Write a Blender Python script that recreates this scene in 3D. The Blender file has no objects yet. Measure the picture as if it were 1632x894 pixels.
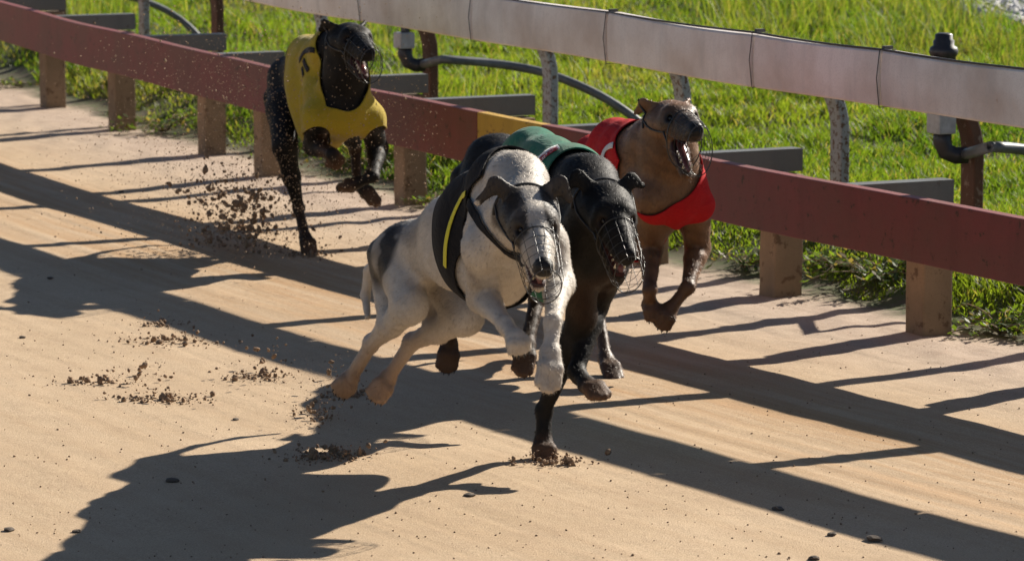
import bpy, bmesh, math, random
import numpy as np
from mathutils import Vector, Matrix
from mathutils.bvhtree import BVHTree

random.seed(7); RNG = np.random.default_rng(7)
S = bpy.context.scene
COL = S.collection

# ------------------------------------------------------------------ camera, sky, sun, exposure
FOC, CAMH = 6000.0, 1.55                       # focal length in photo pixels, camera height (m)
PITCH = math.atan((447 + 380) / FOC)
cam_d = bpy.data.cameras.new('camera'); cam = bpy.data.objects.new('camera', cam_d); COL.objects.link(cam)
cam.location = (0, 0, CAMH); cam.rotation_euler = (math.pi / 2 - PITCH, 0, 0)
cam_d.sensor_width = 36; cam_d.sensor_fit = 'HORIZONTAL'; cam_d.lens = FOC / 1632 * 36
cam_d.clip_start = 0.1; cam_d.clip_end = 2000
cam_d.dof.use_dof = True; cam_d.dof.focus_distance = 8.5; cam_d.dof.aperture_fstop = 11.5
S.camera = cam

SUN_AZ = math.atan2(0.70, 0.714); SUN_EL = math.radians(30.0)
w = bpy.data.worlds.new('World'); S.world = w; w.use_nodes = True
nt = w.node_tree
sky = nt.nodes.new('ShaderNodeTexSky'); sky.sky_type = 'NISHITA'; sky.sun_disc = False
sky.air_density = 0.7; sky.dust_density = 0.3; sky.sun_elevation = SUN_EL; sky.sun_rotation = SUN_AZ
nt.links.new(sky.outputs[0], nt.nodes['Background'].inputs[0])
nt.nodes['Background'].inputs[1].default_value = 0.05
sun_d = bpy.data.lights.new('sun', 'SUN'); sun_d.energy = 5.0; sun_d.angle = math.radians(0.53); sun_d.color = (1.0, 0.92, 0.80)
sun = bpy.data.objects.new('sun', sun_d); COL.objects.link(sun); sun.location = (6, 12, 8)
SUND = Vector((-math.sin(SUN_AZ) * math.cos(SUN_EL), -math.cos(SUN_AZ) * math.cos(SUN_EL), -math.sin(SUN_EL)))
sun.rotation_euler = SUND.to_track_quat('-Z', 'Y').to_euler()
S.view_settings.view_transform = 'Standard'; S.view_settings.look = 'None'
S.view_settings.gamma = 1.0; S.view_settings.exposure = 0.8; S.view_settings.use_curve_mapping = False

# ------------------------------------------------------------------ helpers
V = lambda *a: np.array(a, float)
FW = V(0, math.cos(PITCH), -math.sin(PITCH)); UPV = V(0, math.sin(PITCH), math.cos(PITCH)); CAMP = V(0, 0, CAMH)
def ray(x, y): return FW + UPV * (447 - y) / FOC + V(1, 0, 0) * (x - 816) / FOC
def gp(x, y, z=0.0):                           # survey: photo point on the plane of height z
    d = ray(x, y); return CAMP + d * ((z - CAMH) / d[2])
def at(x, y, Y):                               # survey: photo point at the distance Y
    d = ray(x, y); return CAMP + d * (Y / d[1])
def proj(P):
    v = np.asarray(P, float) - CAMP; k = v @ FW; return 816 + FOC * v[..., 0] / k, 447 - FOC * (v @ UPV) / k
def nrm(v): v = np.asarray(v, float); return v / (np.linalg.norm(v) + 1e-12)

FC = (0.01153293, -0.79130631, 8.03273866)     # fence post line X = f(Y)
def fx(Y):
    Y = np.asarray(Y, float); Yc = np.clip(Y, 8.3, 18.5)
    q = FC[0] * Yc**2 + FC[1] * Yc + FC[2]; dq = 2 * FC[0] * Yc + FC[1]
    return q + dq * (Y - Yc)
NX, NY = -0.9013, -0.4332                      # from the fence towards the track
def off(Y, o, z=0.0): return V(float(fx(Y)) + NX * o, Y + NY * o, z)
def oof(X, Y):                                 # distance from post line, + on the track
    Y2 = np.asarray(Y, float); o = np.zeros_like(Y2)
    for _ in range(4):
        Y3 = Y2 - NY * o; o = (np.asarray(X) - fx(Y3)) / NX
    return o
def lift(Y): return 0.012 * (Y - 9.8)
def vnoise(x, y, seed=0):                      # smooth value noise, numpy
    xi = np.floor(x).astype(np.int64); yi = np.floor(y).astype(np.int64); xf = x - xi; yf = y - yi
    def h(i, j):
        n = (i * 374761393 + j * 668265263 + seed * 974711) & 0x7fffffff
        n = ((n ^ (n >> 13)) * 1274126177) & 0x7fffffff
        return ((n ^ (n >> 16)) & 0xffff) / 65535.0
    u = xf * xf * (3 - 2 * xf); v = yf * yf * (3 - 2 * yf)
    return (h(xi, yi) * (1 - u) + h(xi + 1, yi) * u) * (1 - v) + (h(xi, yi + 1) * (1 - u) + h(xi + 1, yi + 1) * u) * v
def sst(a, b, x): t = np.clip((x - a) / (b - a), 0, 1); return t * t * (3 - 2 * t)
def gh(X, Y):                                  # ground height
    X = np.asarray(X, float); Y = np.asarray(Y, float); o = oof(X, Y)
    z = 0.0 * o
    z = z + 0.13 * sst(-0.15, -0.65, o) + 0.10 * sst(-2.0, -6.0, o)
    s = Y * 1.1
    near = np.exp(-((Y - 10) / 14.0)**2)
    z = z + near * 0.004 * (vnoise(X * 3.1, Y * 2.1, 1) - .5) + near * 0.0022 * (vnoise(X * 11, Y * 9, 2) - .5)
    z = z + 0.10 * sst(-0.3, -1.2, o) * (vnoise(X * 1.3, Y * 1.1, 3) - .5)
    rut = sst(0.72, 0.9, o) * (1 - sst(1.5, 1.8, o)); rut2 = sst(2.6, 2.8, o) * (1 - sst(3.1, 3.4, o))
    z = z + rut * near * 0.003 * (vnoise(o * 22, s * .35, 5) - .5) + rut2 * near * .001 * (vnoise(o * 22, s * .3, 9) - .5)
    z = z + near * .0012 * (vnoise(o * 45, s * 1.2, 6) - .5)
    z = z + near * sst(.9, .3, o) * .009 * (vnoise(X * 14, Y * 7, 8) - .5)
    return z

def link(o, parent=None):
    COL.objects.link(o)
    if parent is not None: o.parent = parent
    return o
def meshobj(name, verts, faces, mat=None, parent=None, smooth=True):
    me = bpy.data.meshes.new(name)
    verts = np.asarray(verts, np.float32); 
    if isinstance(faces, np.ndarray):
        n, k = faces.shape
        me.vertices.add(len(verts)); me.vertices.foreach_set('co', verts.ravel())
        me.loops.add(n * k); me.loops.foreach_set('vertex_index', faces.astype(np.int32).ravel())
        me.polygons.add(n); me.polygons.foreach_set('loop_start', np.arange(0, n * k, k, dtype=np.int32))
        me.update(calc_edges=True); me.validate()
    else:
        me.from_pydata([tuple(v) for v in verts], [], faces); me.update()
    if smooth: me.polygons.foreach_set('use_smooth', np.ones(len(me.polygons), bool))
    if mat: me.materials.append(mat)
    o = bpy.data.objects.new(name, me); return link(o, parent)
def addcol(o, name, rgb):
    a = o.data.attributes.new(name, 'FLOAT_COLOR', 'POINT')
    rgba = np.ones((len(rgb), 4), np.float32); rgba[:, :rgb.shape[1]] = rgb
    a.data.foreach_set('color', rgba.ravel())
def addfl(o, name, val):
    a = o.data.attributes.new(name, 'FLOAT', 'POINT'); a.data.foreach_set('value', np.asarray(val, np.float32))
def tag(o, label=None, cat=None, group=None, kind=None):
    if label: o['label'] = label
    if cat: o['category'] = cat
    if group: o['group'] = group
    if kind: o['kind'] = kind
    return o
def empty(name, loc, label=None, cat=None, group=None):
    o = bpy.data.objects.new(name, None); o.empty_display_size = .05; o.location = tuple(loc); link(o)
    return tag(o, label, cat, group)
def adopt(o, root):                            # parent, keeping the world place
    o.parent = root; o.matrix_parent_inverse = Matrix.Translation(root.location).inverted()

class MB:
    def __init__(s): s.v = []; s.f = []
    def add(s, v, f):
        b = len(s.v); s.v += [tuple(p) for p in v]; s.f += [tuple(i + b for i in q) for q in f]
    def tube(s, pts, r, n=8, caps=True, flat=None):
        pts = [np.asarray(p, float) for p in pts]; m = len(pts)
        rs = r if hasattr(r, '__len__') else [r] * m
        t0 = nrm(pts[1] - pts[0]); a = nrm(np.cross(t0, V(0, 0, 1) if abs(t0[2]) < .9 else V(1, 0, 0))); vs = []
        for i, p in enumerate(pts):
            t = nrm(pts[min(i + 1, m - 1)] - pts[max(i - 1, 0)]); a = nrm(a - t * (a @ t)); b = np.cross(t, a)
            for j in range(n):
                q = 2 * math.pi * j / n; vs.append(p + rs[i] * (math.cos(q) * a + math.sin(q) * b * (flat or 1)))
        fs = [(i * n + j, i * n + (j + 1) % n, (i + 1) * n + (j + 1) % n, (i + 1) * n + j) for i in range(m - 1) for j in range(n)]
        if caps: fs += [tuple(range(n - 1, -1, -1)), tuple((m - 1) * n + j for j in range(n))]
        s.add(vs, fs)
    def lathe(s, base, prof, n=16):            # prof: (radius, height) rings round a vertical axis
        vs = [base + V(r * math.cos(2 * math.pi * j / n), r * math.sin(2 * math.pi * j / n), z) for r, z in prof for j in range(n)]
        m = len(prof)
        fs = [(i * n + j, i * n + (j + 1) % n, (i + 1) * n + (j + 1) % n, (i + 1) * n + j) for i in range(m - 1) for j in range(n)]
        fs += [tuple(range(n - 1, -1, -1)), tuple((m - 1) * n + j for j in range(n))]; s.add(vs, fs)
    def sweep(s, frames):                      # frames: list of rings (same length), closed at both ends
        n = len(frames[0]); vs = [p for fr in frames for p in fr]; m = len(frames)
        fs = [(i * n + j, i * n + (j + 1) % n, (i + 1) * n + (j + 1) % n, (i + 1) * n + j) for i in range(m - 1) for j in range(n)]
        fs += [tuple(range(n - 1, -1, -1)), tuple((m - 1) * n + j for j in range(n))]; s.add(vs, fs)
    def box(s, c, ax, ay, az):                 # centre and three half axes
        c = np.asarray(c, float); v = []
        for k in (-1, 1):
            for i, j in ((-1, -1), (1, -1), (1, 1), (-1, 1)): v.append(c + i * ax + j * ay + k * az)
        s.add(v, [(3, 2, 1, 0), (4, 5, 6, 7), (0, 1, 5, 4), (1, 2, 6, 5), (2, 3, 7, 6), (3, 0, 4, 7)])
    def build(s, name, mat, parent=None, smooth=False, bevel=0):
        me = bpy.data.meshes.new(name); me.from_pydata(s.v, [], s.f)
        bm = bmesh.new(); bm.from_mesh(me); bmesh.ops.recalc_face_normals(bm, faces=bm.faces)
        bm.to_mesh(me); bm.free()
        if smooth: me.polygons.foreach_set('use_smooth', np.ones(len(me.polygons), bool))
        me.materials.append(mat); o = bpy.data.objects.new(name, me); COL.objects.link(o)
        if parent is not None: adopt(o, parent)
        if bevel:
            b = o.modifiers.new('bevel', 'BEVEL'); b.width = bevel; b.segments = 2; b.limit_method = 'ANGLE'
        return o

# ------------------------------------------------------------------ materials
class M:
    def __init__(s, name):
        s.m = bpy.data.materials.new(name); s.m.use_nodes = True; s.t = s.m.node_tree; s.b = s.t.nodes['Principled BSDF']
        s.out = s.t.nodes['Material Output']
    def n(s, typ, **kw):
        x = s.t.nodes.new('ShaderNode' + typ)
        for k, v in kw.items():
            if k in x.inputs: x.inputs[k].default_value = v
            else: setattr(x, k, v)
        return x
    def l(s, a, b): s.t.links.new(a, b)
    def coord(s, scale=(1, 1, 1)):
        c = s.n('TexCoord'); mp = s.n('Mapping'); mp.inputs['Scale'].default_value = scale
        s.l(c.outputs['Object'], mp.inputs[0]); return mp.outputs[0]
    def noise(s, scale, detail=4, rough=.6, vec=None, dist=0):
        x = s.n('TexNoise'); x.inputs['Scale'].default_value = scale; x.inputs['Detail'].default_value = detail
        x.inputs['Roughness'].default_value = rough; x.inputs['Distortion'].default_value = dist
        s.l(vec if vec is not None else s.coord(), x.inputs['Vector']); return x.outputs['Fac']
    def ramp(s, fac, stops):
        r = s.n('ValToRGB'); e = r.color_ramp.elements
        while len(e) < len(stops): e.new(.5)
        for q, (p, c) in zip(e, stops): q.position = p; q.color = (c if hasattr(c, '__len__') else (c, c, c)) + ((1,) if not hasattr(c, '__len__') or len(c) == 3 else ())  if hasattr(c, '__len__') else (c, c, c, 1)
        s.l(fac, r.inputs[0]); return r.outputs[0]
    def mix(s, fac, a, b, blend='MIX'):
        x = s.n('MixRGB', blend_type=blend)
        for i, q in ((0, fac), (1, a), (2, b)):
            if hasattr(q, 'links'): s.l(q, x.inputs[i])
            else: x.inputs[i].default_value = q if not hasattr(q, '__len__') else tuple(q) + ((1,) if len(q) == 3 else ())
        return x.outputs[0]
    def attr(s, name, kind='Color'):
        a = s.n('Attribute', attribute_name=name); return a.outputs[kind]
    def bump(s, h, strength=.4, dist=.004, prev=None):
        b = s.n('Bump'); b.inputs['Strength'].default_value = strength; b.inputs['Distance'].default_value = dist
        s.l(h, b.inputs['Height'])
        if prev is not None: s.l(prev, b.inputs['Normal'])
        return b.outputs[0]
    def set(s, **kw):
        for k, v in kw.items():
            k = k.replace('_', ' ')
            if hasattr(v, 'links'): s.l(v, s.b.inputs[k])
            else: s.b.inputs[k].default_value = v if not hasattr(v, '__len__') else tuple(v) + ((1,) if len(v) == 3 else ())
        return s.m

def mat_sand():
    m = M('sand'); c = m.coord()
    o = m.attr('o', 'Fac')
    sx = m.n('SeparateXYZ'); m.l(c, sx.inputs[0]); cx = m.n('CombineXYZ'); m.l(o, cx.inputs[0])    # lanes run along the fence
    ys_ = m.n('Math', operation='MULTIPLY'); ys_.inputs[1].default_value = .05; m.l(sx.outputs[1], ys_.inputs[0]); m.l(ys_.outputs[0], cx.inputs[1])
    streak = m.noise(13, 7, .72, cx.outputs[0], .12)
    big = m.noise(1.1, 4, .55, c); mid = m.noise(9, 5, .65, c); fine = m.noise(260, 3, .75, c); grit = m.noise(620, 2, .6, c)
    base = m.mix(m.ramp(big, [(.35, 0), (.65, 1)]), (.505, .366, .226), (.58, .432, .278))
    base = m.mix(m.ramp(streak, [(.45, 0), (.75, .55)]), base, (.45, .30, .165))
    # pale packed sand by the fence, orange churned strip beyond it
    d = m.n('MapRange'); d.inputs[1].default_value = .15; d.inputs[2].default_value = .75; m.l(o, d.inputs[0])
    pale = m.mix(m.ramp(mid, [(.3, 0), (.7, 1)]), (.50, .39, .295), (.40, .31, .24))
    base = m.mix(d.outputs[0], pale, base)
    r1 = m.n('MapRange'); r1.inputs[1].default_value = .70; r1.inputs[2].default_value = .95; m.l(o, r1.inputs[0])
    r2 = m.n('MapRange'); r2.inputs[1].default_value = 1.75; r2.inputs[2].default_value = 1.25; m.l(o, r2.inputs[0])
    mu = m.n('Math', operation='MULTIPLY'); m.l(r1.outputs[0], mu.inputs[0]); m.l(r2.outputs[0], mu.inputs[1])
    mu2 = m.n('Math', operation='MULTIPLY'); m.l(mu.outputs[0], mu2.inputs[0]); m.l(m.ramp(streak, [(.38, 0), (.6, .75)]), mu2.inputs[1])
    base = m.mix(mu2.outputs[0], base, (.42, .235, .095))
    base = m.mix(m.ramp(mid, [(.45, 0), (.8, .30)]), base, (.36, .24, .15))
    base = m.mix(m.ramp(fine, [(.38, .45), (.55, 0)]), base, (.24, .155, .095))
    base = m.mix(m.ramp(fine, [(.60, 0), (.74, .45)]), base, (.80, .69, .56))
    soil = m.mix(m.ramp(m.noise(14, 4, .7, c), [(.4, 0), (.6, 1)]), (.10, .075, .045), (.07, .085, .025))
    e = m.n('MapRange'); e.inputs[1].default_value = .02; e.inputs[2].default_value = -.22; m.l(o, e.inputs[0])
    ee = m.n('Math', operation='ADD'); m.l(e.outputs[0], ee.inputs[0])
    nn = m.ramp(m.noise(6, 4, .7, c), [(.3, (-.0, 0, 0)), (.75, (.6, .6, .6))]); m.l(nn, ee.inputs[1])
    e2 = m.n('MapRange'); e2.inputs[1].default_value = .5; e2.inputs[2].default_value = .95; m.l(ee.outputs[0], e2.inputs[0])
    base = m.mix(e2.outputs[0], base, soil)
    h1 = m.bump(mid, .35, .012); h2 = m.bump(fine, .55, .0035, h1); h3 = m.bump(streak, .15, .006, h2)
    sp = m.ramp(grit, [(.66, .9), (.72, .32)])
    return m.set(Base_Color=base, Roughness=sp, Normal=h3, Specular_IOR_Level=.35)
def mat_soil():
    m = M('thatch'); c = m.coord(); n1 = m.noise(3, 5, .7, c); n2 = m.noise(40, 4, .7, c)
    b = m.mix(m.ramp(n1, [(.35, 0), (.65, 1)]), (.045, .062, .014), (.10, .10, .03)); b = m.mix(m.ramp(n2, [(.4, 0), (.65, .7)]), b, (.035, .045, .012))
    return m.set(Base_Color=b, Roughness=.95, Normal=m.bump(n2, .8, .03))
def mat_grass(name, rough=.55, tl=1.0):
    m = M(name); col = m.attr('Col')
    tr = m.n('BsdfTranslucent'); mx = m.n('MixShader'); mx.inputs[0].default_value = .55
    tcol = m.mix(1.0, col, (2.3 * tl, 2.3 * tl, .9 * tl), 'MULTIPLY'); m.l(tcol, tr.inputs[0])
    m.set(Base_Color=col, Roughness=rough, Specular_IOR_Level=.45)
    m.l(m.b.outputs[0], mx.inputs[1]); m.l(tr.outputs[0], mx.inputs[2]); m.l(mx.outputs[0], m.out.inputs[0]); return m.m
def mat_fur(name, rough=.5, sheen=.35, spec=.35):
    m = M(name); col = m.attr('Col'); c = m.coord()
    n1 = m.noise(330, 3, .7, m.coord((1, 1, .35))); n2 = m.noise(38, 4, .6, c)
    b = m.mix(m.ramp(n2, [(.3, .30), (.7, 0)]), col, m.mix(1.0, col, (.62, .56, .5), 'MULTIPLY'))
    b = m.mix(m.ramp(n1, [(.35, .18), (.6, 0)]), b, m.mix(1.0, col, (.5, .46, .42), 'MULTIPLY'))
    m.set(Base_Color=b, Roughness=rough, Specular_IOR_Level=spec, Sheen_Weight=sheen, Sheen_Roughness=.35, Normal=m.bump(n1, .18, .0015, m.bump(n2, .22, .008)))
    m.b.inputs['Sheen Tint'].default_value = (1, .95, .88, 1)
    return m.m
def mat_cloth(name, col, dirt=(.30, .20, .12), sheen=.12):
    m = M(name); c = m.coord(); n1 = m.noise(12, 5, .6, c); n2 = m.noise(520, 2, .6, c); n3 = m.noise(24, 3, .6, m.coord((1, .4, 1)), 1.2)
    b = m.mix(m.ramp(n1, [(.45, 0), (.8, .35)]), col, dirt); b = m.mix(m.ramp(n2, [(.35, .3), (.6, 0)]), b, tuple(x * .55 for x in col))
    return m.set(Base_Color=b, Roughness=.85, Specular_IOR_Level=.2, Sheen_Weight=sheen, Normal=m.bump(n2, .3, .0015, m.bump(n3, .55, .012)))
def mat_plain(name, col, rough=.5, metal=0.0, var=.3, scale=30, spec=.5):
    m = M(name); c = m.coord(); n1 = m.noise(scale, 5, .65, c)
    b = m.mix(m.ramp(n1, [(.35, 0), (.7, 1)]), tuple(x * (1 - var) for x in col), tuple(min(1, x * (1 + var)) for x in col))
    return m.set(Base_Color=b, Roughness=rough, Metallic=metal, Specular_IOR_Level=spec, Normal=m.bump(n1, .2, .003))
def mat_paint(name, col, rust=(.10, .035, .015), thr=.6, rscale=28, dirt=(.25, .15, .09), drt=.5, streak=True, rough=.55):
    m = M(name); c = m.coord(); n1 = m.noise(rscale, 5, .7, c); n2 = m.noise(4.5, 4, .6, c); n3 = m.noise(18, 4, .6, m.coord((1, 1, .18)))
    n4 = m.noise(180, 3, .6, c)
    b = m.mix(m.ramp(n2, [(.35, 0), (.7, drt)]), col, dirt)
    if streak: b = m.mix(m.ramp(n3, [(.5, 0), (.75, .45)]), b, tuple(x * .6 for x in col))
    b = m.mix(m.ramp(n4, [(.35, .2), (.5, 0)]), b, tuple(x * .5 for x in col))
    b = m.mix(m.ramp(n1, [(thr, 0), (thr + .05, 1)]), b, rust)
    return m.set(Base_Color=b, Roughness=rough, Normal=m.bump(n1, .3, .004, m.bump(n4, .2, .001)))
MT = dict(
    sand=mat_sand(), soil=mat_soil(), grass=mat_grass('grass'), weed=mat_grass('weed', .45, .8),
    rail=mat_paint('rail_red', (.215, .046, .043), (.075, .03, .02), .60, 32, (.13, .065, .045), .6, rough=.6),
    rail_yellow=mat_paint('rail_yellow', (.62, .38, .05), (.16, .07, .03), .60, 24, (.25, .13, .04), .4),
    post=mat_paint('timber_post', (.30, .205, .12), (.14, .085, .045), .57, 26, (.12, .09, .05), .7, rough=.85),
    steel=mat_paint('grey_steel', (.13, .14, .14), (.08, .06, .04), .66, 22, (.12, .11, .09), .5, rough=.5),
    gpaint=mat_paint('flaking_grey', (.36, .39, .40), (.11, .055, .025), .525, 70, (.22, .20, .16), .5, rough=.6),
    rust=mat_paint('rusty_steel', (.13, .062, .034), (.24, .17, .12), .58, 45, (.06, .03, .018), .7, rough=.8),
    vinyl=mat_paint('padded_vinyl', (.86, .80, .755), (.46, .30, .20), .70, 9, (.40, .27, .19), .55, rough=.5),
    dark=mat_plain('dark_strap', (.07, .066, .064), .6), pipe=mat_plain('grey_pipe', (.13, .14, .14), .45, 0, .35, 12),
    plastic=mat_plain('black_plastic', (.022, .023, .026), .45), box=mat_plain('box_grey', (.36, .37, .37), .5, 0, .2),
    wire=mat_plain('wire', (.06, .06, .06), .3, .6, .2), leather=mat_plain('leather', (.02, .017, .015), .5),
    eye=mat_plain('eye', (.008, .006, .005), .22, 0, .1, 30, .4), tooth=mat_plain('tooth', (.7, .64, .5), .3, 0, .1),
    tongue=mat_plain('tongue', (.17, .055, .05), .25, 0, .2),
    clod=mat_plain('wet_sand_clod', (.27, .175, .105), .95, 0, .45, 90), grit=mat_plain('flying_grit', (.42, .29, .18), .9, 0, .4, 300),
    stone=mat_plain('stone', (.10, .075, .055), .85, 0, .4, 60), gravel=mat_plain('gravel', (.42, .42, .42), .7, 0, .4, 20),
)
# ------------------------------------------------------------------ the ground
def grid_axis(segs):
    a = [np.linspace(p, q, n, endpoint=False) for p, q, n in segs]; return np.concatenate(a + [[segs[-1][1]]])
def terrain(name, oax, yax, mat):
    Og, Yg = np.meshgrid(oax, yax, indexing='ij')
    X = fx(Yg) + NX * Og; Y = Yg + NY * Og
    Z = gh(X, Y); v = np.stack([X, Y, Z], -1).reshape(-1, 3)
    n0, n1 = Og.shape; i = np.arange(n0 - 1)[:, None] * n1 + np.arange(n1 - 1)[None]
    f = np.stack([i, i + n1, i + n1 + 1, i + 1], -1).reshape(-1, 4)[:, ::-1]
    o = meshobj(name, v, f, mat); addfl(o, 'o', Og.ravel())
    if o.data.polygons[len(f) // 2].normal.z < 0:
        o.data.flip_normals()
    return tag(o, kind='structure')
YA = grid_axis([(-400, -20, 12), (-20, 6, 14), (6, 20, 420), (20, 40, 60), (40, 600, 20)])
track = terrain('track', grid_axis([(-.30, 2.6, 340), (2.6, 5, 100), (5, 20, 15), (20, 500, 12)]), YA, MT['sand'])
verge = terrain('verge', grid_axis([(-500, -40, 10), (-40, -12, 14), (-12, -.30, 90)]), YA, MT['soil'])

# ------------------------------------------------------------------ the low fence
def Yof(px, o, z):                              # distance along the fence at which a photo column meets it
    ys = np.linspace(7.5, 19, 600); xs = np.array([proj(off(y, o, z))[0] for y in ys]); return float(np.interp(-px, -xs, ys))
def strip(name, mat, parent, y0, y1, o, zb, zt, th, n=24, bulge=0.0, sag=0.0, bevel=.003):
    mb = MB(); fr = []
    for k in range(n + 1):
        t = k / n; y = y0 + (y1 - y0) * t; L = lift(y) + .003 * math.sin(y * 2.3) + .002 * math.sin(y * 5.1 + 1); sg = -sag * math.sin(math.pi * t)
        ring = [off(y, o + bulge * math.sin(math.pi * q / 8), zb + L + (zt + sg - zb) * q / 8) for q in range(9)] if bulge else [off(y, o, zb + L), off(y, o, zt + L + sg)]
        ring += [off(y, o - th, zt + L + sg), off(y, o - th, zb + L)]
        fr.append(ring)
    mb.sweep(fr); ob = mb.build(name, mat, parent, bevel=bevel)
    if bulge: ob.data.polygons.foreach_set('use_smooth', np.ones(len(ob.data.polygons), bool)); ob.data.set_sharp_from_angle(angle=math.radians(40))
    return ob
OR = .36
fence = empty('track_fence', off(11, 0, 0), 'low track fence of dark red rail on square timber posts along the sand', 'fence')
ys = [19.0, Yof(760, OR, .35), Yof(862, OR, .35), 4.6]
for k, mt in enumerate(('rail', 'rail_yellow', 'rail')):
    o = strip('rail', MT[mt], fence, ys[k] - (.0015 if k else 0), ys[k + 1] + (.0015 if k < 2 else 0), OR, .262, .430, .038, 40)
    if k == 1: o['label'] = 'yellow painted stretch of the rail'
for px, py in [(-30, 138), (85, 171), (195, 207), (338, 246), (429, 281), (655, 325), (823, 366), (1036, 418), (1243, 470), (1480, 531), (1745, 604), (2060, 690), (2420, 800)]:
    b = gp(px, py); y = float(b[1]); wv = .047 + .002 * random.uniform(-1, 1)
    base = V(float(b[0]), y, 0); d = V(NX, NY, 0); a = V(-NY, NX, 0)
    zt = .345 + lift(y); z0 = float(gh(base[0], base[1])) - .12; tl = random.uniform(-.012, .012)
    mb = MB(); n = 6; fr = []
    for k in range(n + 1):
        z = z0 + (zt - z0) * k / n; c = base + a * tl * k / n; c[2] = z; j = 1 + .02 * math.sin(3.1 * k + px)
        fr.append([c + (sx * d + sy * a) * wv * j for sx, sy in ((-1, -1), (1, -1), (1, 1), (-1, 1))])
    mb.sweep(fr); mb.build('post', MT['post'], fence, bevel=.006)
    # bracket: a steel channel from post top to the back of the rail
    ln = OR - .040 - float(oof(base[0], base[1])) + .055; mb = MB(); c = base + d * (ln / 2 - .055); zc = .385 + lift(y)
    top = c + V(0, 0, zc + .030)
    mb.box(top, d * ln / 2, a * .030, V(0, 0, .003)); mb.box(top - V(0, 0, .033) + a * .0265, d * ln / 2, a * .0033, V(0, 0, .0298))
    mb.box(top - V(0, 0, .033) - a * .0265, d * ln / 2, a * .0033, V(0, 0, .0298))
    mb.box(top - V(0, 0, .033) - d * (ln / 2 - .004), d * .0035, a * .0229, V(0, 0, .0295))
    mb.build('bracket', MT['steel'], fence)
# ------------------------------------------------------------------ the padded upper rail on its curved posts
OU = .44; ZB, ZT = .668, .812
urail = empty('padded_rail', off(11.5, -.55, .1), 'pale padded upper rail in seamed panels carried on curved grey and rusty posts', 'rail')
seams = [-180, -40, 90, 235, 400, 575, 752, 967, 1200, 1403, 1655, 1960]
sy = [Yof(p, OU, .74) for p in seams]; sy += [sy[-1] - .8, sy[-1] - 1.6, sy[-1] - 2.4, sy[-1] - 3.2]
for k in range(len(sy) - 1):
    strip('panel', MT['vinyl'], urail, sy[k] - .004, sy[k + 1] + .004, OU, ZB, ZT, .045, 14, .005, .004, .006)
    mb = MB(); pts = []
    for q in range(13):
        t = q / 12; y = sy[k] + (sy[k + 1] - sy[k]) * t; pts.append(off(y, OU - .004, ZT + lift(y) - .004 * math.sin(math.pi * t) + .002))
    mb.tube(pts, .0032, 6); mb.build('edge_cord', MT['dark'], urail, True)
    y = sy[k]; L = lift(y); c = off(y, OU - .0205, (ZB + ZT) / 2 + L); t_ = nrm(off(y + .05, OU, 0) - off(y, OU, 0)); d = V(NX, NY, 0)
    mb = MB(); mb.tube([c + d * (.0245 * p) + V(0, 0, r) for p, r in ((.95, -.075), (1.32, 0), (.95, .074), (-.95, .074), (-.95, -.075), (.95, -.075))], .0014, 6)
    mb.box(c + V(0, 0, .079), d * .012, t_ * .007, V(0, 0, .004)); mb.build('joint_strap', MT['dark'], urail)
OG = -.55
def gooseneck(px, mat, r):
    y = Yof(px, OG, .3); b = off(y, OG, 0); z0 = float(gh(b[0], b[1])); L = lift(y)
    path = [(OG, z0 - .15), (OG, z0 + .05), (OG, .30)]
    path.append((OG, .40 + L))
    for k in range(1, 13):
        t = k / 12 * math.pi / 2; path.append((OG + .34 * (1 - math.cos(t)), .40 + L + .275 * math.sin(t)))
    path += [(OG + .6, .685 + L), (OU - .047, .705 + L)]
    pts = [V(b[0] + NX * (o - OG), b[1] + NY * (o - OG), z) for o, z in path]
    a_ = V(-NY, NX, 0); mb = MB(); fr = []
    for i, p in enumerate(pts):                # flat bar bent towards the track
        t_ = nrm(pts[min(i + 1, len(pts) - 1)] - pts[max(i - 1, 0)]); n_ = np.cross(t_, a_)
        fr.append([p + a_ * r * sx + n_ * r * .5 * sy for sx, sy in ((-1, -1), (1, -1), (1, 1), (-1, 1))])
    mb.sweep(fr); mb.build('curved_post', mat, urail, False, .006)
    return y
GY = {}
for px, kd in [(-60, 'g'), (97, 'r'), (230, 'g'), (347, 'r'), (515, 'g'), (686, 'r'), (877, 'g'), (1088, 'g'), (1338, 'g'), (1549, 'r'), (1850, 'g'), (2200, 'g'), (2700, 'g')]:
    GY[px] = gooseneck(px, MT['gpaint'] if kd == 'g' else MT['rust'], .034 if kd == 'g' else .037)

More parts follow.
